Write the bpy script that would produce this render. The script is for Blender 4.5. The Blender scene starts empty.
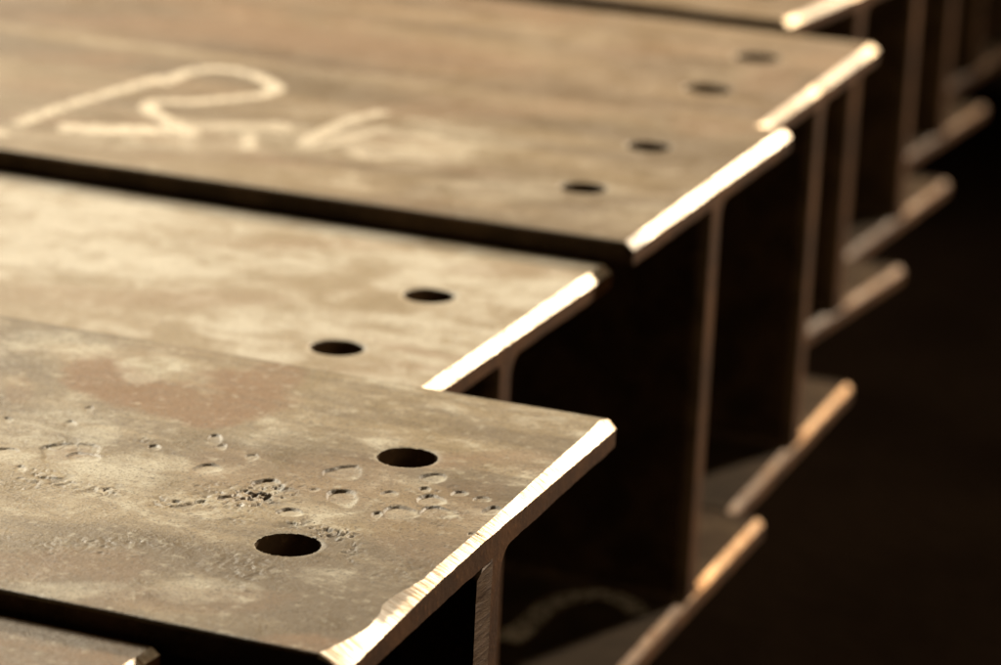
import bpy, math, random
import numpy as np
from mathutils import Matrix, Vector

scene = bpy.context.scene
COL = scene.collection
rng = np.random.default_rng(11)
random.seed(4)

# ------------------------------------------------------------------ sizes (metres)
W = 0.300            # flange width
T = 0.0120           # flange thickness
TW = 0.0150          # web thickness
L = 3.2              # beam length
BASE = 0.3524        # height of the bearers' top = beam undersides minus beam height (see REF)
H0 = 0.25244
BEAR = BASE - H0     # 0.1 m timber bearers
HOLE_R = 0.0127

# end position x, near edge y, top offset, end skew of every beam, nearest first
BEAMS = [
    (-0.0615, -0.3030, 0.0035, 0.000),
    (0.0000, 0.0000, 0.0116, -0.0561),
    (-0.1218, 0.3030, -0.0084, -0.0310),
    (-0.1228, 0.6060, 0.0042, -0.0458),
    (-0.1588, 0.9090, 0.0004, -0.0540),
    (-0.2330, 1.2390, 0.0035, 0.0480),
    (-0.2750, 1.5460, 0.0000, 0.0005),
    (-0.3318, 1.8762, 0.0000, 0.0142),
    (-0.3830, 2.1830, 0.0030, 0.0100),
    (-0.4400, 2.4900, -0.0020, -0.0200),
    (-0.4900, 2.7960, 0.0010, 0.0100),
]

# ------------------------------------------------------------------ the measured camera
F = 3377.5
CAM = np.array([0.45628, -0.97463, 0.44170])
FW = np.array([-0.36229597, 0.88921525, -0.27935259])
RT = np.array([0.92006203, 0.38913148, 0.04541529])
UP = np.array([-0.14908886, 0.24056794, 0.95911396])


def on_plane(px, py, z):
    """a point of the horizontal plane z (relative to the reference top) as measured on the photograph"""
    v = FW + (px - 500.5) / F * RT - (py - 332.5) / F * UP
    t = (z - CAM[2]) / v[2]
    return CAM + t * v


# ------------------------------------------------------------------ node helpers
def new_mat(name):
    m = bpy.data.materials.new(name)
    m.use_nodes = True
    nt = m.node_tree
    nt.nodes.clear()
    out = nt.nodes.new('ShaderNodeOutputMaterial')
    b = nt.nodes.new('ShaderNodeBsdfPrincipled')
    nt.links.new(b.outputs[0], out.inputs[0])
    return m, nt, b


def N(nt, t, **k):
    n = nt.nodes.new(t)
    for a, v in k.items():
        setattr(n, a, v)
    return n


def noise(nt, vec, scale, detail=4, rough=.55, dist=0.0):
    n = N(nt, 'ShaderNodeTexNoise')
    n.inputs['Scale'].default_value = scale
    n.inputs['Detail'].default_value = detail
    n.inputs['Roughness'].default_value = rough
    n.inputs['Distortion'].default_value = dist
    nt.links.new(vec, n.inputs['Vector'])
    return n.outputs[0]


def mapped(nt, scale=(1, 1, 1), loc=(0, 0, 0)):
    tc = N(nt, 'ShaderNodeTexCoord')
    mp = N(nt, 'ShaderNodeMapping')
    mp.inputs['Scale'].default_value = scale
    mp.inputs['Location'].default_value = loc
    nt.links.new(tc.outputs['Object'], mp.inputs['Vector'])
    return mp.outputs[0]


def ramp(nt, fac, a, b, va=0.0, vb=1.0):
    n = N(nt, 'ShaderNodeMapRange', interpolation_type='SMOOTHSTEP')
    n.inputs['From Min'].default_value = a
    n.inputs['From Max'].default_value = b
    n.inputs['To Min'].default_value = va
    n.inputs['To Max'].default_value = vb
    nt.links.new(fac, n.inputs['Value'])
    return n.outputs[0]


def mix(nt, fac, a, b):
    n = N(nt, 'ShaderNodeMix', data_type='RGBA')
    if isinstance(fac, (int, float)):
        n.inputs[0].default_value = fac
    else:
        nt.links.new(fac, n.inputs[0])
    for s, v in ((6, a), (7, b)):
        if isinstance(v, tuple):
            n.inputs[s].default_value = (*v, 1)
        else:
            nt.links.new(v, n.inputs[s])
    return n.outputs[2]


def mth(nt, op, a, b=None):
    n = N(nt, 'ShaderNodeMath', operation=op)
    for i, v in enumerate((a, b)):
        if v is None:
            continue
        if isinstance(v, (int, float)):
            n.inputs[i].default_value = v
        else:
            nt.links.new(v, n.inputs[i])
    return n.outputs[0]


def bump(nt, h, strength, dist, normal=None):
    n = N(nt, 'ShaderNodeBump')
    n.inputs['Strength'].default_value = strength
    n.inputs['Distance'].default_value = dist
    nt.links.new(h, n.inputs['Height'])
    if normal is not None:
        nt.links.new(normal, n.inputs['Normal'])
    return n.outputs[0]


def attr(nt, name):
    n = N(nt, 'ShaderNodeAttribute', attribute_name=name)
    return n.outputs['Fac']


# ------------------------------------------------------------------ materials
def mill_scale(name, seed, pale=.5, brown=.5, dark=(.120, .086, .048), mid=(.258, .200, .120),
               light=(.49, .46, .37), rust=(.178, .098, .042), rough=(.42, .66), streak=.35):
    """hot rolled plate: grey brown scale, pale dusty bloom, rust clouds, fine grit"""
    m, nt, b = new_mat(name)
    off = (seed * 3.7, seed * 1.9, 0)
    v = mapped(nt, (1, 1, 1), off)
    vs = mapped(nt, (streak, 1, 1), off)
    big = noise(nt, vs, 11, 7, .66, .5)
    med = noise(nt, v, 34, 7, .68, .5)
    fine = noise(nt, v, 160, 5, .65)
    grit = noise(nt, v, 900, 3, .6)
    lines = noise(nt, mapped(nt, (.6, 34, 1), off), 3.0, 5, .6)
    c = mix(nt, ramp(nt, big, .40, .60), dark, mid)
    s = mth(nt, 'ADD', mth(nt, 'MULTIPLY', med, .6), mth(nt, 'MULTIPLY', big, .4))
    c = mix(nt, mth(nt, 'MULTIPLY', ramp(nt, s, .62 - .22 * pale, .74 - .18 * pale), .8), c, light)
    r0 = noise(nt, mapped(nt, (streak * 1.6, 1, 1), (seed * 5.1, -seed, 2)), 11, 6, .6, .8)
    r1 = ramp(nt, r0, .66 - .2 * brown, .76 - .16 * brown)
    rm = mth(nt, 'MAXIMUM', mth(nt, 'MULTIPLY', r1, .7), attr(nt, 'stain'))
    rm = mth(nt, 'MULTIPLY', rm, ramp(nt, fine, .3, .55, .72, 1.0))
    c = mix(nt, rm, c, rust)
    c = mix(nt, mth(nt, 'MULTIPLY', ramp(nt, lines, .48, .68), .36), c, dark)
    scaly = noise(nt, mapped(nt, (.55, 1, 1), off), 75, 7, .72, .7)
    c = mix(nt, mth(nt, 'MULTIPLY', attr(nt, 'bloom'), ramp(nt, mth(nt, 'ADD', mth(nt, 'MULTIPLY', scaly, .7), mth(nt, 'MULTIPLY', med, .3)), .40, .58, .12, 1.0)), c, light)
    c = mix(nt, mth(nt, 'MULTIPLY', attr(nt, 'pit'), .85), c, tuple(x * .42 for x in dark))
    c = mix(nt, ramp(nt, grit, .52, .64, 0, .55), c, tuple(x * .45 for x in dark))
    c = mix(nt, ramp(nt, fine, .54, .72, 0, .4), c, light)
    speck = noise(nt, v, 420, 4, .75)
    c = mix(nt, ramp(nt, speck, .60, .68, 0, .75), c, tuple(x * .3 for x in dark))
    c = mix(nt, ramp(nt, speck, .36, .30, 0, .5), c, light)
    nt.links.new(c, b.inputs['Base Color'])
    ro = ramp(nt, med, .3, .7, rough[0], rough[1])
    ro = mth(nt, 'ADD', ro, mth(nt, 'MULTIPLY', rm, .14))
    nt.links.new(ro, b.inputs['Roughness'])
    b.inputs['Metallic'].default_value = .0
    b.inputs['IOR'].default_value = 1.5
    b.inputs['Specular IOR Level'].default_value = .36
    n1 = bump(nt, med, .35, .0009)
    n2 = bump(nt, fine, .6, .0005, n1)
    n3 = bump(nt, grit, .8, .00022, n2)
    n3 = bump(nt, speck, .7, .0005, n3)
    nt.links.new(n3, b.inputs['Normal'])
    return m


def rusty(name, seed, a=(.20, .105, .05), c2=(.10, .052, .026), rough=.62, spec=.12):
    m, nt, b = new_mat(name)
    v = mapped(nt, (1, 1, 1), (seed, seed * 2, seed))
    n1 = noise(nt, v, 30, 6, .6, .5)
    n2 = noise(nt, v, 320, 5, .6)
    c = mix(nt, ramp(nt, n1, .35, .65), c2, a)
    c = mix(nt, ramp(nt, n2, .55, .75, 0, .5), c, tuple(min(1, x * 2.2) for x in a))
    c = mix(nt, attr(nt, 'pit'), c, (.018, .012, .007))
    nt.links.new(c, b.inputs['Base Color'])
    b.inputs['Roughness'].default_value = rough
    b.inputs['Specular IOR Level'].default_value = spec
    b.inputs['Metallic'].default_value = .0
    nt.links.new(bump(nt, n2, .6, .0005), b.inputs['Normal'])
    return m


def cut_steel(name, base=(.82, .75, .64), rough=.45, metal=.55, axis=1, freq=620, old=(.22, .17, .12), old_f=.8, spec=.5):
    """freshly flame-cut edge: bare bright steel with drag lines across the cut"""
    m, nt, b = new_mat(name)
    sc = [60, 60, 60]
    sc[axis] = freq
    v = mapped(nt, tuple(s / 10 for s in sc))
    lines = noise(nt, v, 10, 5, .7, .1)
    v2 = mapped(nt)
    blot = noise(nt, v2, 55, 5, .6, .3)
    c = mix(nt, ramp(nt, lines, .44, .60), base, tuple(x * f for x, f in zip(base, (.50, .38, .27))))
    c = mix(nt, ramp(nt, blot, .5, .72, 0, .5), c, tuple(x * f for x, f in zip(base, (.85, .62, .40))))
    c = mix(nt, mth(nt, 'MULTIPLY', attr(nt, 'scale'), old_f), c, old)  # this mask also carries painted dimming of the back and lower bevels
    nt.links.new(c, b.inputs['Base Color'])
    nt.links.new(mth(nt, 'MULTIPLY', mth(nt, 'SUBTRACT', 1.0, attr(nt, 'scale')), metal), b.inputs['Metallic'])
    nt.links.new(ramp(nt, blot, .3, .7, rough - .06, rough + .12), b.inputs['Roughness'])
    b.inputs['Specular IOR Level'].default_value = spec
    nt.links.new(bump(nt, lines, 1.0, .0006), b.inputs['Normal'])
    return m


M_END = rusty('rust_brown_cut_face', 3, (.082, .034, .011), (.042, .017, .006), .85)
M_SIDE = rusty('rusty_web', 8, (.105, .066, .036), (.05, .033, .019), .75)
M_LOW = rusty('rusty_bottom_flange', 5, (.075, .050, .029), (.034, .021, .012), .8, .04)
M_BEV = cut_steel('bright_cut_steel')
M_BEVD = cut_steel('dull_cut_steel', (.46, .28, .135), .5, .4, old=(.066, .031, .012), old_f=1.0, spec=.08)  # darker copy of the cut steel, shade mixed into its colour
M_BEVO = cut_steel('tarnished_cut_steel', (.72, .58, .40), .5, .4, old=(.13, .09, .05), old_f=.85, spec=.3)  # darker copy for girders further back, weaker light mixed into its colour
M_WEBCUT = cut_steel('flame_cut_web', (.105, .060, .032), .6, .2, axis=2, freq=480)
TOPS = [
    mill_scale('mill_scale_reddish', 1, .1, .8, mid=(.23, .145, .085)),
    mill_scale('mill_scale_pitted', 2, .45, .35),
    mill_scale('mill_scale_pale', 3, .8, .3, dark=(.265, .207, .132), mid=(.325, .268, .19), light=(.46, .425, .35)),
    mill_scale('mill_scale_streaked', 4, .4, .6, dark=(.125, .086, .046), mid=(.24, .178, .105), light=(.42, .37, .28), streak=.18),
    mill_scale('mill_scale_brown', 6, .22, .8, dark=(.115, .075, .040), mid=(.21, .147, .084), light=(.38, .31, .21), streak=.18),
]

# ------------------------------------------------------------------ mesh helpers
def make_mesh(name, verts, faces, mats, midx=None, smooth=None, attrs=None):
    me = bpy.data.meshes.new(name)
    verts = np.asarray(verts, dtype=np.float32)
    faces = np.asarray(faces, dtype=np.int32)
    me.vertices.add(len(verts))
    me.vertices.foreach_set('co', verts.ravel())
    nf, k = faces.shape
    me.loops.add(nf * k)
    me.loops.foreach_set('vertex_index', faces.ravel())
    me.polygons.add(nf)
    me.polygons.foreach_set('loop_start', np.arange(0, nf * k, k, dtype=np.int32))
    if midx is not None:
        me.polygons.foreach_set('material_index', np.asarray(midx, dtype=np.int32))
    me.polygons.foreach_set('use_smooth', np.zeros(nf, bool) if smooth is None else np.asarray(smooth, bool))
    for m in mats:
        me.materials.append(m)
    for an, av in (attrs or {}).items():
        a = me.attributes.new(an, 'FLOAT', 'POINT')
        a.data.foreach_set('value', np.asarray(av, dtype=np.float32))
    me.update(calc_edges=True)
    me.validate()
    return me


def add_obj(name, me, parent=None, loc=(0, 0, 0)):
    o = bpy.data.objects.new(name, me)
    COL.objects.link(o)
    o.location = loc
    if parent is not None:
        o.parent = parent
    return o


def lattice(n, size, seed):
    r = np.random.default_rng(seed)
    return r.random((n, n))


def vnoise(x, y, scale, seed, octaves=4):
    """value noise on numpy arrays, about -1..1"""
    out = np.zeros(np.broadcast(x, y).shape)
    amp, tot = 1.0, 0.0
    for o in range(octaves):
        g = lattice(64, 1, seed + o * 17)
        u = x * scale + 13.7 * seed
        v = y * scale + 5.1 * seed
        iu = np.floor(u).astype(int); iv = np.floor(v).astype(int)
        fu = u - iu; fv = v - iv
        fu = fu * fu * (3 - 2 * fu); fv = fv * fv * (3 - 2 * fv)
        a = g[iu % 64, iv % 64]; b = g[(iu + 1) % 64, iv % 64]
        c = g[iu % 64, (iv + 1) % 64]; d = g[(iu + 1) % 64, (iv + 1) % 64]
        out += amp * ((a * (1 - fu) + b * fu) * (1 - fv) + (c * (1 - fu) + d * fu) * fv - .5) * 2
        tot += amp
        amp *= .5; scale *= 2.03
    return out / tot


def sstep(a, b, x):
    t = np.clip((x - a) / (b - a), 0, 1)
    return t * t * (3 - 2 * t)


# ------------------------------------------------------------------ plate with drilled holes
def plate(xs, ss, skew, thick, ztop, holes, cx, cz, disp=None, end_rag=0.0, seed=0, HOLE_R=HOLE_R):
    """flange in beam space: x runs to the cut end at 0, s across (centred), top at ztop.
    cx, cz: how far the bevel at the end runs back / down, as functions of s.
    Returns flange arrays and the bevel strip arrays."""
    nx, ns = len(xs), len(ss)
    Xg, Sg = np.meshgrid(xs, ss, indexing='ij')
    X = skew * Sg + Xg - cx(Sg) * np.exp(Xg / .02)
    Z = np.zeros_like(X)
    att = {k: np.zeros_like(X) for k in ('stain', 'bloom', 'pit')}
    if disp is not None:
        dz, st, bl, pt = disp(X, Sg)
        Z += dz
        att['stain'] += st; att['bloom'] += bl; att['pit'] += pt
    r = .0016                                        # rolled long edges are rounded
    e = np.clip((r - (W / 2 - np.abs(Sg))) / r, 0, 1)
    Z -= r * (1 - np.sqrt(np.clip(1 - e * e, 0, 1)))
    # holes: drop faces inside, snap the rim
    keep_v = np.ones_like(X, bool)
    S2 = Sg.copy()
    for (hx, hs) in holes:
        d = np.hypot(X - hx, Sg - hs)
        keep_v &= d >= HOLE_R * .9
    q = keep_v
    keep_f = q[:-1, :-1] & q[1:, :-1] & q[:-1, 1:] & q[1:, 1:]
    idx = np.arange(nx * ns).reshape(nx, ns)
    f = np.stack([idx[:-1, :-1], idx[1:, :-1], idx[1:, 1:], idx[:-1, 1:]], -1)[keep_f]
    # rim vertices
    cnt = np.bincount(f.ravel(), minlength=nx * ns).reshape(nx, ns)
    rim_all = np.zeros_like(keep_v)
    for (hx, hs) in holes:
        d = np.hypot(X - hx, Sg - hs)
        rim = (cnt > 0) & (cnt < 4) & (d < HOLE_R * 2.2) & (d > 0)
        rim_all |= rim
        k = HOLE_R / np.where(rim, d, 1)
        X = np.where(rim, hx + (X - hx) * k, X)
        S2 = np.where(rim, hs + (Sg - hs) * k, S2)
        dd = np.hypot(X - hx, S2 - hs)
        att['bloom'] = np.maximum(att['bloom'], .4 * np.exp(-np.maximum(dd - HOLE_R, 0) / .0011))
        Z -= np.where(dd < HOLE_R + .0016, .00035 * (1 - np.clip((dd - HOLE_R) / .0016, 0, 1)) ** 1, 0)
    top = np.stack([X, S2, ztop + Z], -1).reshape(-1, 3)
    # boundary edges of the kept faces
    e = np.concatenate([f[:, [0, 1]], f[:, [1, 2]], f[:, [2, 3]], f[:, [3, 0]]])
    key = np.sort(e, 1)
    kk = key[:, 0].astype(np.int64) * (nx * ns) + key[:, 1]
    u, inv, c = np.unique(kk, return_inverse=True, return_counts=True)
    be = e[c[inv] == 1]
    # underside with the same outline; the end runs out to the full length
    Xb, Zb = X.copy(), np.full_like(X, ztop - thick)
    endx = skew * ss
    Xb[-1] = endx
    eb = np.clip((r - (W / 2 - np.abs(Sg))) / r, 0, 1)
    Zb = Zb + r * .8 * (1 - np.sqrt(np.clip(1 - eb * eb, 0, 1)))
    Zb[-1] += .0005 * vnoise(ss * 1.0, ss * 0, 90, seed + 3, 3)
    bot = np.stack([Xb, S2, Zb], -1).reshape(-1, 3)
    n0 = len(top)
    # bevel lower edge line
    rag = end_rag * vnoise(ss, ss * 0, 160, seed + 7, 3)
    bev_lo = np.stack([endx, ss, ztop - cz(ss) + rag], -1)
    verts = [top, bot, bev_lo]
    n1 = n0 * 2
    lastrow = idx[-1]
    faces = [f, f[:, ::-1] + n0]
    mid = [np.zeros(len(f)), np.full(len(f), 2)]
    sm = [np.ones(len(f)), np.ones(len(f))]
    # walls (all boundary edges except the cut end)
    is_end = np.isin(be[:, 0], lastrow) & np.isin(be[:, 1], lastrow)
    w = be[~is_end]
    faces.append(np.stack([w[:, 1], w[:, 0], w[:, 0] + n0, w[:, 1] + n0], -1))
    mid.append(np.full(len(w), 2)); sm.append(np.zeros(len(w)))
    # cut end face under the bevel
    lo = n1 + np.arange(ns)
    faces.append(np.stack([lo[:-1], lastrow[:-1] + n0, lastrow[1:] + n0, lo[1:]], -1))
    mid.append(np.full(ns - 1, 1)); sm.append(np.zeros(ns - 1))
    at = {k: np.concatenate([v.ravel(), np.zeros(n0 + ns)]) for k, v in att.items()}
    V = np.concatenate(verts); Fa = np.concatenate(faces)
    used = np.zeros(len(V), bool); used[Fa.ravel()] = True
    remap = np.cumsum(used) - 1
    plate_data = (V[used], remap[Fa], np.concatenate(mid), np.concatenate(sm), {k: v[used] for k, v in at.items()})
    # bevel strip, a few rows from the top edge to the lower edge
    rows = 9
    hi = top.reshape(nx, ns, 3)[-1]
    bv = []
    sc = []
    gouge = vnoise(ss, ss * 0, 700, seed + 5, 3)
    for k in range(rows):
        t = k / (rows - 1)
        p = hi * (1 - t) + bev_lo * t
        bow = math.sin(math.pi * t)
        off = bow * (.00022 * gouge + .0001)
        p = p + np.stack([off, off * 0, off], -1)
        bv.append(p)
        sc.append(np.full(ns, t))
    bv = np.array(bv).reshape(-1, 3)
    bi = np.arange(rows * ns).reshape(rows, ns)
    bf = np.stack([bi[:-1, :-1], bi[1:, :-1], bi[1:, 1:], bi[:-1, 1:]], -1).reshape(-1, 4)
    return plate_data, (bv, bf, np.array(sc).ravel())


def web_mesh(name, skew, h, mats, bevel, xs):
    """web with rolled root fillets, cut flush with the flanges"""
    z0, z1 = T, h - T
    rf, rn = .011, .004
    prof = []
    for a in np.linspace(0, 90, 7):                  # near side, bottom fillet upward
        a = math.radians(a)
        prof.append((-1 + math.sin(a), 1 - math.cos(a), 0))
    if bevel > 0:
        for q in np.linspace(.02, .98, 80):
            prof.append((0, 1 + q * 1e6, 0))
    for a in np.linspace(0, 90, 7):
        a = math.radians(a)
        prof.append((-1 + math.cos(a), -1 + math.sin(a), 1))
    prof = np.array(prof)

    def side(r, sg):
        z = np.where(prof[:, 2] > .5, z1, z0) + np.where(prof[:, 1] > 2, r + (prof[:, 1] - 1) * 1e-6 * (z1 - z0 - 2 * r), prof[:, 1] * r)
        return np.stack([sg * (TW / 2 - prof[:, 0] * r), z], 1)
    far = side(rf, 1)[::-1]
    prof = side(rn, -1)
    r = rn
    ring = np.concatenate([prof, far])
    n = len(ring)
    verts = []
    for x in xs:
        p = np.zeros((n, 3)); p[:, 1:] = ring; p[:, 0] = x + skew * ring[:, 0]
        verts.append(p)
    xs_n = len(xs)
    V = np.concatenate(verts)
    faces, mid, sm = [], [], []
    half = len(prof)
    for k in range(xs_n - 1):
        for j in list(range(half - 1)) + list(range(half, n - 1)):
            a = k * n + j
            faces.append((a, a + n, a + n + 1, a + 1)); mid.append(0); sm.append(1)
    base = (xs_n - 1) * n
    V = list(map(tuple, V))
    if bevel > 0:
        # the flame cut left a slanting drag-lined strip along the near corner
        rb = np.random.default_rng(9)
        jit = np.convolve(rb.normal(0, .0011, half + 8), np.ones(5) / 5, 'same')[4:4 + half]
        k0 = len(V)
        for j in range(half):
            p = V[base + j]
            fl = .0095 * min(1, max(0, (z1 - p[2]) / .004)) + jit[j] * 1.3
            V[base + j] = (p[0] - .0008 + jit[j] * .6 - skew * fl, p[1] - fl, p[2])
            sm_ = max(p[1] + .002, -TW / 2 + .0052 + jit[j] * .8)
            V.append((skew * sm_, sm_, p[2]))
        for j in range(half - 1):
            f0, f1 = base + n - 1 - j, base + n - 2 - j
            faces.append((base + j, k0 + j, k0 + j + 1, base + j + 1)); mid.append(2); sm.append(0)
            faces.append((k0 + j, f0, f1, k0 + j + 1)); mid.append(1); sm.append(0)
    else:
        for j in range(half - 1):
            a0, a1 = base + j, base + j + 1
            f0, f1 = base + n - 1 - j, base + n - 2 - j
            faces.append((a0, f0, f1, a1)); mid.append(1); sm.append(0)
    return make_mesh(name, V, faces, mats, mid, sm)


# ------------------------------------------------------------------ wear on the front beam
bx, by, bz, bk = BEAMS[1]


def front_xy(px, py):
    p = on_plane(px, py, bz)
    return p[0] - bx, p[1] - by - W / 2


PITS = [(344, 472.6, 17, 8, 1), (343, 497, 15, 9, 1.3), (434, 478, 14, 5, 1), (425, 489.5, 6, 3.4, 1.2),
        (430.5, 500, 15, 6, 1.1), (400, 513.7, 18, 8, .9), (437, 512.6, 18, 7, .9), (389, 493.7, 9, 3, 1),
        (459, 493.7, 9, 3, 1.1), (482, 499, 9, 3, .8), (490.5, 511, 11, 4, 1.2), (377, 514.7, 6, 4, 1.1),
        (471.6, 533.7, 5, 2, 1), (440, 527, 4, 2, .8), (207, 468, 14, 4.6, .9), (268, 485, 13, 8, 1.2),
        (291, 511.6, 14, 4, 1), (215, 440, 8, 5, .9), (221, 447, 7, 3, .9), (154, 447, 7, 3, 1.2),
        (251, 458, 7, 4, .8), (314, 489.5, 5, 2, 1), (69.5, 452.6, 33, 10, .8), (84, 457, 18, 5, 1.0),
        (156, 448, 5, 2, 1), (107, 490.5, 6, 3, 1.2), (21, 469, 6, 3, .8), (6, 451, 14, 4, .8),
        (70.5, 424, 7, 3, .8), (89, 409, 5, 2.5, .8), (8, 420, 6, 3, .8), (262, 497, 9, 5, 1.1)]
prng = np.random.default_rng(5)
for cxp, cyp, ex, ey, n in ((430, 505, 50, 20, 14), (240, 497, 60, 16, 16), (420, 560, 50, 25, 10), (240, 575, 60, 30, 12), (100, 545, 90, 20, 10), (50, 480, 40, 14, 10)):
    for _ in range(n):
        PITS.append((cxp + prng.normal() * ex * .55, cyp + prng.normal() * ey * .55,
                     prng.uniform(1.4, 4.5), prng.uniform(.7, 1.7), prng.uniform(.6, 1.3)))
CRUMBS = [  # crumbling patches of scale: px, py, half sizes, strength
    (240, 497, 64, 17, 1.15), (268, 490, 34, 13, 1.15), (178, 503, 42, 9, 1.1), (50, 480, 45, 14, .75), (105, 490, 30, 10, .8),
    (335, 534, 26, 12, 1.5), (296, 524, 30, 5, 1.2), (222, 520, 50, 9, .55), (110, 545, 100, 18, .35), (352, 550, 14, 16, .8),
    (240, 570, 60, 26, .4), (400, 570, 60, 26, .35), (440, 512, 45, 16, .45), (247, 588, 9, 6, 1.2), (145, 440, 16, 6, .6), (75, 445, 40, 8, .5)]

STAINS = [  # rust clouds on the front beam (px, py, half sizes, weight)
    (95, 373, 36, 17, 1), (135, 392, 40, 18, 1), (180, 402, 48, 21, .95), (240, 393, 54, 24, 1),
    (275, 378, 32, 15, .85), (205, 420, 34, 11, .95), (230, 470, 60, 30, .35), (330, 480, 90, 28, .38),
    (440, 520, 80, 50, .30), (60, 565, 120, 18, .4), (20, 390, 14, 16, .35), (150, 350, 200, 6, .2),
    (300, 645, 45, 14, .8), (180, 600, 130, 14, .35), (70, 452, 30, 9, .45), (250, 497, 40, 10, .4),
    (330, 350, 90, 8, .3)]
BLOOMS = [(130, 470, 70, 24, .6), (60, 430, 70, 30, .5), (150, 366, 30, 9, .62), (40, 345, 70, 18, .5), (235, 590, 30, 12, .35),
          (60, 590, 70, 10, .35), (300, 560, 30, 12, .0), (280, 440, 60, 12, .35), (330, 575, 30, 9, .35), (200, 588, 45, 14, .35), (142, 378, 18, 6, .4)]


def ellipse_axes(px, py, hw, hh):
    x0, s0 = front_xy(px, py)
    x1, s1 = front_xy(px + hw, py)
    x2, s2 = front_xy(px, py + hh)
    A = np.array([[x1 - x0, x2 - x0], [s1 - s0, s2 - s0]])
    return x0, s0, np.linalg.inv(A), math.hypot(x1 - x0, s1 - s0), math.hypot(x2 - x0, s2 - s0)


def front_disp(X, S):
    dz = np.zeros_like(X)
    st = np.zeros_like(X); bl = np.zeros_like(X); pt = np.zeros_like(X)
    wob = vnoise(X, S, 120, 3, 4)
    wob2 = vnoise(X, S, 160, 9, 3)
    mask_rows = X[:, 0] > -.62
    near = np.where(mask_rows)[0]
    i0 = near[0]
    Xs, Ss = X[i0:], S[i0:]
    for (px, py, hw, hh, dep) in PITS:
        x0, s0, Ai, rx, ry = ellipse_axes(px, py, hw, hh)
        R = max(rx, ry) * 2.0
        m = (np.abs(Xs - x0) < R) & (np.abs(Ss - s0) < R)
        if not m.any():
            continue
        ii = np.where(m)
        dx = Xs[ii] - x0; ds = Ss[ii] - s0
        u = Ai[0, 0] * dx + Ai[0, 1] * ds
        v = Ai[1, 0] * dx + Ai[1, 1] * ds
        big = hw > 4.5
        a = np.arctan2(v, u)
        rr = np.hypot(u, v) * (1 + (.30 if big else .3) * wob[i0:][ii] + .10 * np.sin(2 * a + px) + .07 * np.sin(3 * a + py))
        d = (.0010 if big else .0005) * dep * min(1.0, .5 + hh / 9)
        well = 1 - sstep(.84 if big else .6, 1.0, rr)
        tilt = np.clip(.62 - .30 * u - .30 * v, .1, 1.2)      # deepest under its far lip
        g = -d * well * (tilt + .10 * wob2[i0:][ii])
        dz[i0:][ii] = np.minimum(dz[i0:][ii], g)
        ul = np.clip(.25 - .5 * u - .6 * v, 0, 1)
        pt[i0:][ii] = np.maximum(pt[i0:][ii], np.exp(-((rr - .95) / (.085 if big else .2)) ** 2) * ul)  # shade painted along the far-left lip
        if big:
            bl[i0:][ii] = np.maximum(bl[i0:][ii], .85 * np.clip(u * .8 + v * .5, 0, 1) * sstep(.35, .75, rr) * (1 - sstep(.9, 1.15, rr)) + .25 * (1 - sstep(.7, .95, rr)))  # near-right lip painted bright as caught light, floor a little paler
    # crumbling scale: raised flakes with broken gaps between them
    na = vnoise(Xs, Ss * .75, 300, 61, 3)
    nb = vnoise(Xs, Ss * .7, 620, 67, 2)
    cr = na * .7 + nb * .5
    for (px, py, hw, hh, w) in CRUMBS:
        x0, s0, Ai, rx, ry = ellipse_axes(px, py, hw, hh)
        dx = Xs - x0; ds = Ss - s0
        u = Ai[0, 0] * dx + Ai[0, 1] * ds
        v = Ai[1, 0] * dx + Ai[1, 1] * ds
        m = (1 - sstep(.15, 1.15, np.hypot(u, v) + .3 * wob[i0:])) * w
        low = sstep(.05, .13, cr - .12 * (1 - np.clip(m, 0, 1))) * np.clip(m, 0, 1.4)
        hi = sstep(.14, .30, -cr) * np.clip(m, 0, 1.4)
        dz[i0:] += -.0006 * low + .00025 * hi
        pt[i0:] = np.maximum(pt[i0:], .62 * np.clip(low, 0, 1))
        bl[i0:] = np.maximum(bl[i0:], .40 * np.clip(hi, 0, 1))
    cl = .5 * vnoise(Xs, Ss, 40, 21, 6)
    for (lst, arr) in ((STAINS, st), (BLOOMS, bl)):
        for (px, py, hw, hh, w) in lst:
            x0, s0, Ai, rx, ry = ellipse_axes(px, py, hw, hh)
            dx = Xs - x0; ds = Ss - s0
            u = Ai[0, 0] * dx + Ai[0, 1] * ds
            v = Ai[1, 0] * dx + Ai[1, 1] * ds
            rr = np.hypot(u, v) + cl
            arr[i0:] = np.maximum(arr[i0:], w * (1 - sstep(.62, 1.15, rr)))
    pt[i0:] = np.maximum(pt[i0:], .75 * np.exp(-((W / 2 - Ss) / .0028) ** 2))      # dark seam along the far rolled edge
    # gentle unevenness and a fine orange-peel everywhere
    dz += .00022 * vnoise(X, S, 22, 41, 3) + .00006 * vnoise(X, S, 420, 51, 3)
    return dz, st, bl, pt


UPPER = [(617, 418), (606, 419.5), (600, 420.5), (586, 435), (566, 452), (540, 475), (506, 506), (484, 526), (467, 540), (444, 560), (424, 578),
         (408, 588), (396, 594.5), (388, 600), (382, 605.5), (380, 613), (370, 626), (358, 634), (340, 643.5), (313, 656)]
LOWER = [(618, 427), (552, 484), (484, 540), (440, 580), (400, 620), (354, 665), (334, 684)]


def measured_bevel():
    up, lo = [], []
    for px, py in UPPER:
        p = on_plane(px, py, bz)
        sv = p[1] - by - W / 2
        up.append((sv, bk * sv - (p[0] - bx)))
    for px, py in LOWER:                       # meets the slightly skewed cut plane x = bx + bk * s
        v = FW + (px - 500.5) / F * RT - (py - 332.5) / F * UP
        t = (bx + bk * (CAM[1] - by - W / 2) - CAM[0]) / (v[0] - bk * v[1])
        p = CAM + t * v
        lo.append((p[1] - by - W / 2, bz - p[2]))
    up = np.array(sorted(up)); lo = np.array(sorted(lo))
    return up, lo


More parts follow.
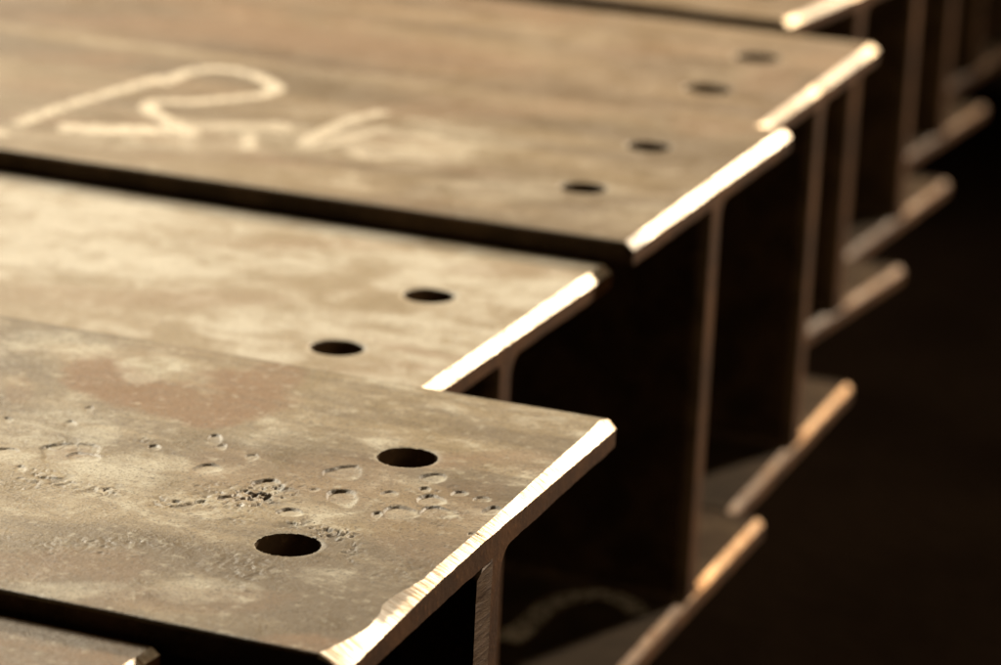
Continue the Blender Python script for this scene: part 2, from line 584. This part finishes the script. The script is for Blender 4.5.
UPS, LOS = measured_bevel()
UPS[:, 1] = np.maximum(UPS[:, 1], .0022)
LOS[:, 1] = np.clip(LOS[:, 1], .0020, .0085)


def front_cx(s):
    s = np.asarray(s, float)
    return np.interp(s, UPS[:, 0], UPS[:, 1]) + .00022 * vnoise(s, s * 0, 260, 77, 3)


def front_cz(s):
    s = np.asarray(s, float)
    return np.interp(s, LOS[:, 0], LOS[:, 1])


def plain_c(seed, c):
    return (lambda s: c + .0006 * vnoise(s, s * 0, 110, seed, 4) + 0 * s), (lambda s: c * .84 + .0002 * vnoise(s, s * 0, 60, seed + 9, 2) + 0 * s)


# ------------------------------------------------------------------ labels
LABELS = [
    "rusty steel girder showing only one flange corner, just below the pitted girder",
    "heavily pitted steel girder with two sharp bolt holes and a wide ragged flame-cut edge",
    "pale dusty steel girder with two bolt holes between the pitted and the chalk-marked girders",
    "steel girder with pale looping chalk writing and two bolt holes in its flange",
    "brown girder touching the chalk-marked one from behind, two blurred holes near its cut end",
    "girder behind the long dark gap, its top mostly cropped, with a tan cut edge",
    "dim girder second behind the dark gap, only its web and lower flange corner showing",
    "dim girder third behind the dark gap, a faint web above a dull flange foot",
    "very dim girder fourth behind the dark gap, just a thin web and its flange",
    "barely lit girder fifth behind the dark gap, only a sliver at the picture's edge",
]


def dense(lo, hi, step):
    return np.arange(lo, hi, step)


def make_beam(i, cfg):
    x, y, dz, k = cfg
    h = H0 + dz
    root = bpy.data.objects.new('steel_girder', None)
    root.empty_display_size = .1
    COL.objects.link(root)
    root.location = (x, y + W / 2, BEAR)
    root['label'] = LABELS[min(i, len(LABELS) - 1)]
    root['category'] = 'steel girder'
    root['group'] = 'steel girders lying side by side with staggered ends'
    front = i == 1
    r = .0016
    edge = np.array([0, .0002, .0005, .0009, .0016])
    if front:
        xs = np.concatenate([-np.geomspace(L, .60, 26)[:-1], np.arange(-.60, -.36, .001), np.arange(-.36, -.0001, .0005), [0.0]])
        mid = np.arange(-W / 2 + .0025, W / 2 - .0024, .0007)
        ss = np.concatenate([-W / 2 + edge, mid, W / 2 - edge[::-1]])
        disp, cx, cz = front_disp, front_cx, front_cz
        holes = [(-.0600, -.0570), (-.0640, .0590)]
    else:
        st = .002 if i <= 4 else .006
        xs = np.concatenate([-np.geomspace(L, .16, 40)[:-1], np.arange(-.16, -.001, st), [-.0004, 0.0]])
        ss = np.concatenate([-W / 2 + edge, np.arange(-W / 2 + .003, W / 2 - .0025, .0016), W / 2 - edge[::-1]])
        c = {0: .0030, 2: .0046, 3: .0046, 4: .0046}.get(i, .0046)
        cx, cz = plain_c(i * 3 + 1, c)
        holes = [(-.0615, -.0590), (-.0615, .0460)] if i == 2 else [(-.0595, -.0535), (-.0640, .0605)] if i == 3 else \
            [(-.0580, -.0540), (-.0640, .0600)]

        def disp(X, S, i=i):
            z = np.zeros_like(X)
            return .0003 * vnoise(X, S, 12, 60 + i, 3), z, z, z
        if i in DISP:
            disp = DISP[i]
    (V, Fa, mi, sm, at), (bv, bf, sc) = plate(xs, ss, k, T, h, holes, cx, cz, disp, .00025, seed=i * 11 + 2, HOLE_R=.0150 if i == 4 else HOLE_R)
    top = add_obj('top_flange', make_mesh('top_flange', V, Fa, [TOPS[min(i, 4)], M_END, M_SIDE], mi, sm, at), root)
    bev = make_mesh('bevelled_edge', bv, bf, [M_BEVO if i >= 4 else M_BEV], None, None, {'scale': front_scale(bv, sc) if front else bevel_dimming(i, bv)})
    bo = add_obj('bevelled_edge', bev, top)
    bo['label'] = 'bright bare flame-cut bevel along the end of the flange'
    # bottom flange: plain plate, shade painted on its near half and its bevel
    xs2 = np.concatenate([-np.geomspace(L, .4, 14)[:-1], np.arange(-.4, -.004, .01), [-.004, 0.0]])
    ss2 = np.concatenate([-W / 2 + edge, np.arange(-W / 2 + .004, W / 2 - .003, .004), W / 2 - edge[::-1]])
    cx2, cz2 = plain_c(i * 5 + 2, .0042)
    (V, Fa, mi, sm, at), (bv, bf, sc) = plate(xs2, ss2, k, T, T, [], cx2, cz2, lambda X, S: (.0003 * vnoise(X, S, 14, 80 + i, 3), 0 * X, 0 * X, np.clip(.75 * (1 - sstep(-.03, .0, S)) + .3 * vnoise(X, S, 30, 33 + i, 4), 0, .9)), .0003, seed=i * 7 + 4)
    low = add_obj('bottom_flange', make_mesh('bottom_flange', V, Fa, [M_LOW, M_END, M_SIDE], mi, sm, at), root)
    add_obj('bevelled_edge', make_mesh('bevelled_edge', bv, bf, [M_BEVD], None, None, {'scale': low_bevel_shade(i, bv)}), low)
    add_obj('web', web_mesh('web', k, h, [M_SIDE, M_END, M_WEBCUT], .004 if front else 0, [-L, -1.0, -.3, -.05, -.010, 0.0]), root)
    return root, top, low


def bevel_dimming(i, bv):
    """the cuts further back have dulled, with a few spots still bare"""
    t = (bv[:, 1] + W / 2) / W
    if i in (0, 2):
        return .12 * np.clip(.5 + vnoise(bv[:, 1], bv[:, 0], 60, 90 + i, 3), 0, 1)
    if i == 3:
        return .75 * (1 - sstep(.05, .11, t)) + .1
    spots = np.zeros_like(t)  # painted glints, left out of the dimming
    for c, r_ in ((.04, .05), (.46, .035), (.95, .05)):
        spots = np.maximum(spots, np.exp(-((t - c) / r_) ** 2))
    return np.clip(.62 + .2 * vnoise(bv[:, 1], bv[:, 0], 40, 90 + i, 3), 0, 1) * (1 - spots)


def low_bevel_shade(i, bv):  # shade painted into the lower bevels: near halves and back girders darker
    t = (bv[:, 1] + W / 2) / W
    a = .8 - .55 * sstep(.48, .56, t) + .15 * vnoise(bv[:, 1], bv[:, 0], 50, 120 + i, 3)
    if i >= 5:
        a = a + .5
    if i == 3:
        a = a - .9 * np.exp(-((t - .62) / .05) ** 4)  # glint painted just past the web
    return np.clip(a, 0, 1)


def front_scale(bv, sc):
    """a flake of old scale left on the upper half of the wide part of the cut"""
    t = (bv[:, 1] + W / 2) / W
    n = vnoise(bv[:, 1], bv[:, 0], 400, 13, 3)
    return np.clip(sstep(.125, .14, t) * (1 - sstep(.22, .265, t)) * sstep(.0, .1, .55 - sc + .12 * n), 0, 1)


# ------------------------------------------------------------------ clouds of rust and dust on the other beams
def cloud_disp(i, stains, blooms, seed):
    x0, y0, z0, k0 = BEAMS[i]

    def f(X, S):
        st = np.zeros_like(X); bl = np.zeros_like(X)
        for lst, arr in ((stains, st), (blooms, bl)):
            for (px, py, hw, hh, w) in lst:
                p = on_plane(px, py, z0); q = on_plane(px + hw, py, z0); r_ = on_plane(px, py + hh, z0)
                A = np.linalg.inv(np.array([[q[0] - p[0], r_[0] - p[0]], [q[1] - p[1], r_[1] - p[1]]]))
                dx = X + x0 - p[0]; ds = S + y0 + W / 2 - p[1]
                rr = np.hypot(A[0, 0] * dx + A[0, 1] * ds, A[1, 0] * dx + A[1, 1] * ds) + .4 * vnoise(X, S, 30, seed, 5)
                np.maximum(arr, w * (1 - sstep(.45, 1.25, rr)), out=arr)
        return .0003 * vnoise(X, S, 12, 60 + i, 3), st, bl, np.zeros_like(X)
    return f


DISP = {
    2: cloud_disp(2, [(160, 300, 160, 12, .35), (40, 295, 90, 10, .3), (520, 270, 80, 10, .3), (300, 245, 120, 8, .3), (370, 370, 60, 8, .2)],
                  [(120, 258, 180, 26, .8), (260, 320, 80, 16, .7), (290, 262, 60, 16, .7), (400, 320, 70, 12, .5), (60, 210, 120, 20, .5), (440, 350, 30, 10, .5)], 3),
    3: cloud_disp(3, [(90, 58, 70, 8, .7), (40, 85, 60, 10, .45), (500, 70, 130, 12, .55), (620, 100, 90, 10, .4), (480, 110, 160, 10, .45), (720, 120, 60, 18, .5), (300, 30, 300, 10, .35), (170, 155, 60, 5, .35)],
                  [(250, 138, 200, 16, .55), (430, 148, 90, 22, .7), (520, 190, 110, 16, .4), (280, 12, 60, 6, .4), (640, 215, 60, 14, .3), (430, 35, 50, 10, .3)], 8),
    4: cloud_disp(4, [(840, 60, 60, 12, .5), (660, 50, 80, 10, .4), (770, 80, 40, 16, .45)], [(560, 40, 80, 10, .3), (720, 75, 40, 10, .3)], 5),
}

parts = [make_beam(i, c) for i, c in enumerate(BEAMS[:10])]

# ------------------------------------------------------------------ chalk writing on the fourth beam
m_chalk, nt, b = new_mat('dusty_chalk')
v = mapped(nt)
nz = noise(nt, v, 220, 5, .7)
nt.links.new(mix(nt, ramp(nt, nz, .4, .7), (.70, .63, .51), (.50, .42, .31)), b.inputs['Base Color'])
b.inputs['Roughness'].default_value = .9
nt.links.new(mth(nt, 'MULTIPLY', ramp(nt, nz, .32, .56), attr(nt, 'cover')), b.inputs['Alpha'])


def ribbon(strokes, beam, plane_z, lift, under):
    """strokes drawn with a flat stick of chalk: (points, half width, cover)"""
    x0, y0, z0, k0 = BEAMS[beam]
    V, Fa, cov = [], [], []
    for pts, hw, cv in strokes:
        P = np.array([on_plane(px, py, plane_z)[:2] for px, py in pts])
        # Catmull-Rom
        Q = []
        ext = np.vstack([2 * P[0] - P[1], P, 2 * P[-1] - P[-2]])
        for a in range(len(P) - 1):
            p0, p1, p2, p3 = ext[a:a + 4]
            for t in np.linspace(0, 1, 14, endpoint=a == len(P) - 2):
                Q.append(.5 * ((2 * p1) + (-p0 + p2) * t + (2 * p0 - 5 * p1 + 4 * p2 - p3) * t * t + (-p0 + 3 * p1 - 3 * p2 + p3) * t ** 3))
        Q = np.array(Q)
        d = np.gradient(Q, axis=0); d /= np.linalg.norm(d, axis=1)[:, None] + 1e-9
        n = np.stack([-d[:, 1], d[:, 0]], 1)
        b0 = len(V)
        m = len(Q)
        for a in range(m):
            w = hw * (1 + .12 * math.sin(a * 1.7))
            if a in (0, m - 1):
                w *= .6
            for o, c in ((-1, 0.0), (-.7, 1), (0, 1), (.7, 1), (1, 0.0)):
                p = Q[a] + n[a] * w * o
                lx, ls = p[0] - x0, p[1] - y0 - W / 2
                V.append((lx, ls, plane_z + BASE - BEAR + lift + float(.0003 * vnoise(np.array([lx]), np.array([ls]), under[0], under[1], 3)[0]) + (.00012 if c else 0)))
                cov.append(cv * c)
        for a in range(m - 1):
            for q in range(4):
                i0 = b0 + a * 5 + q
                Fa.append((i0, i0 + 1, i0 + 6, i0 + 5))
    return V, Fa, cov


STROKES = [
    ([(14, 125), (60, 108), (110, 93), (166, 77)], .0064, .9),
    ([(160, 84), (187, 73), (216, 69), (249, 74), (275, 87), (262, 95), (230, 99), (192, 102), (158, 102), (148, 109), (166, 120), (187, 131), (192, 136)], .0066, .92),
    ([(58, 128), (120, 130), (187, 130)], .0125, 1), ([(170, 121), (195, 127), (240, 126), (292, 127)], .0095, .6),
    ([(249, 134), (248, 150)], .0055, .75),
    ([(270, 123), (284, 127), (276, 132)], .0065, .6),
    ([(304, 147), (316, 136), (350, 121), (386, 112)], .0064, .75),
    ([(304, 147), (328, 145), (362, 134), (390, 128)], .0058, .6),
    ([(350, 150), (372, 158), (400, 157), (440, 160)], .006, .55),
    ([(404, 121), (424, 122), (440, 127)], .0065, .35),
    ([(392, 132), (420, 138), (470, 150)], .012, .18),
    ([(310, 128), (350, 140), (410, 146)], .014, .16),
    ([(-30, 128), (-8, 131), (4, 137)], .0065, .8),
    ([(187, 130), (188, 152)], .0055, .35),
]
V, Fa, cov = ribbon(STROKES, 3, BEAMS[3][2], .00008, (12, 63))
ch = add_obj('chalk_writing', make_mesh('chalk_writing', V, Fa, [m_chalk], None, np.ones(len(Fa)), {'cover': cov}), parts[3][0])
ch['label'] = 'pale looping handwritten chalk mark on the top flange'

zb = -H0 + T
RING = [([(512, 633), (530, 622), (548, 606), (572, 597), (600, 594), (625, 602), (640, 614)], .0085, .42),
        ([(505, 640), (525, 628)], .010, .7), ([(655, 592), (672, 588)], .008, .6)]
V, Fa, cov = ribbon(RING, 3, zb, .00008, (14, 83))
rg = add_obj('chalk_ring', make_mesh('chalk_ring', V, Fa, [m_chalk], None, np.ones(len(Fa)), {'cover': cov}), parts[3][0])
rg['label'] = 'faint curved chalk mark on the inside of the bottom flange'

# ------------------------------------------------------------------ bearers and ground
m_wood, nt, b = new_mat('old_timber')
v = mapped(nt, (18, 1.2, 18))
g = noise(nt, v, 6, 6, .65, .6)
nt.links.new(mix(nt, ramp(nt, g, .3, .7), (.05, .034, .02), (.13, .09, .055)), b.inputs['Base Color'])
b.inputs['Roughness'].default_value = .85
nt.links.new(bump(nt, g, .5, .003), b.inputs['Normal'])


def timber(x, label):
    import bmesh
    bm = bmesh.new()
    bmesh.ops.create_cube(bm, size=1)
    for vv in bm.verts:
        vv.co = Vector((vv.co.x * .12, vv.co.y * 3.4, vv.co.z * BEAR))
    bmesh.ops.bevel(bm, geom=bm.edges[:], offset=.006, segments=2, affect='EDGES')
    me = bpy.data.meshes.new('timber_bearer'); bm.to_mesh(me); bm.free()
    me.materials.append(m_wood)
    o = add_obj('timber_bearer', me, None, (x, 1.15, BEAR / 2))
    o['label'] = label; o['category'] = 'timber'; o['group'] = 'timber bearers under the beams'
    return o


timber(-1.05, 'dark timber bearer under the beams, nearer their cut ends')
timber(-2.7, 'dark timber bearer under the beams, far from their cut ends')

m_gr, nt, b = new_mat('oily_yard_floor')
v = mapped(nt)
g1 = noise(nt, v, 1.6, 6, .6, .4); g2 = noise(nt, v, 45, 6, .65)
c = mix(nt, ramp(nt, g1, .35, .65), (.003, .0018, .0011), (.006, .0036, .0022))
c = mix(nt, ramp(nt, g2, .6, .8, 0, .5), c, (.010, .006, .004))
nt.links.new(c, b.inputs['Base Color'])
b.inputs['Roughness'].default_value = .95
b.inputs['Specular IOR Level'].default_value = .0
nt.links.new(bump(nt, g2, .5, .01), b.inputs['Normal'])
n = 60
gx = np.linspace(-30, 30, n)
GX, GY = np.meshgrid(gx, gx, indexing='ij')
GZ = -.0 + 0 * GX
vi = np.arange(n * n).reshape(n, n)
gf = np.stack([vi[:-1, :-1], vi[1:, :-1], vi[1:, 1:], vi[:-1, 1:]], -1).reshape(-1, 4)
go = add_obj('ground', make_mesh('ground', np.stack([GX, GY, GZ], -1).reshape(-1, 3), gf, [m_gr]))
go['kind'] = 'structure'

# ------------------------------------------------------------------ camera
cam_d = bpy.data.cameras.new('camera')
cam = bpy.data.objects.new('camera', cam_d)
COL.objects.link(cam)
R = Matrix(((RT[0], UP[0], -FW[0]), (RT[1], UP[1], -FW[1]), (RT[2], UP[2], -FW[2])))
cam.matrix_world = Matrix.Translation((CAM[0], CAM[1], CAM[2] + BASE)) @ R.to_4x4()
cam_d.sensor_width = 36
cam_d.sensor_fit = 'HORIZONTAL'
cam_d.lens = F / 1001 * 36
cam_d.clip_start = .02
cam_d.clip_end = 200
cam_d.dof.use_dof = True
cam_d.dof.focus_distance = 1.285
cam_d.dof.aperture_fstop = 8.6
scene.camera = cam

# ------------------------------------------------------------------ lamps
def area(name, az, el, dist, size, power, col, target=(-.2, .6, BASE), sizey=None, spread=180):
    """az is measured from the camera's heading, clockwise"""
    yaw = math.atan2(FW[0], FW[1]) + math.radians(az)
    d = Vector((math.sin(yaw) * math.cos(math.radians(el)), math.cos(yaw) * math.cos(math.radians(el)), math.sin(math.radians(el))))
    ld = bpy.data.lights.new(name, 'AREA')
    ld.shape = 'RECTANGLE'
    ld.size = size
    ld.size_y = sizey or size
    ld.energy = power
    ld.color = col
    ld.spread = math.radians(spread)
    o = bpy.data.objects.new(name, ld)
    COL.objects.link(o)
    o.location = Vector(target) + d * dist
    o.rotation_euler = (-d).to_track_quat('-Z', 'Y').to_euler()
    return o


def spot(name, az, el, dist, radius, power, col, target, cone, blend):
    yaw = math.atan2(FW[0], FW[1]) + math.radians(az)
    d = Vector((math.sin(yaw) * math.cos(math.radians(el)), math.cos(yaw) * math.cos(math.radians(el)), math.sin(math.radians(el))))
    ld = bpy.data.lights.new(name, 'SPOT')
    ld.energy = power
    ld.color = col
    ld.shadow_soft_size = radius
    ld.spot_size = math.radians(cone)
    ld.spot_blend = blend
    o = bpy.data.objects.new(name, ld)
    COL.objects.link(o)
    o.location = Vector(target) + d * dist
    o.rotation_euler = (-d).to_track_quat('-Z', 'Y').to_euler()
    return o


area('bay_door_light', -36, 34, 4.5, 1.2, 372, (1, .885, .685), sizey=.8)  # soft lamp out of view, beyond the girders on the left
area('side_fill', 112, 26, 4.0, 1.5, 30, (1, .74, .46))  # unseen lamp added to lighten the recess and the cut ends
spot('low_lamp', 42, 28, 5.0, .2, 2900, (1, .84, .62), (-.16, 1.15, BASE + .0), 29, 1.0)

w = bpy.data.worlds.new('World')
scene.world = w
w.use_nodes = True
bg = w.node_tree.nodes['Background']
bg.inputs[0].default_value = (1, .76, .48, 1)
bg.inputs[1].default_value = .010

scene.view_settings.view_transform = 'Standard'
scene.view_settings.look = 'None'
scene.view_settings.exposure = 0
scene.view_settings.gamma = 1
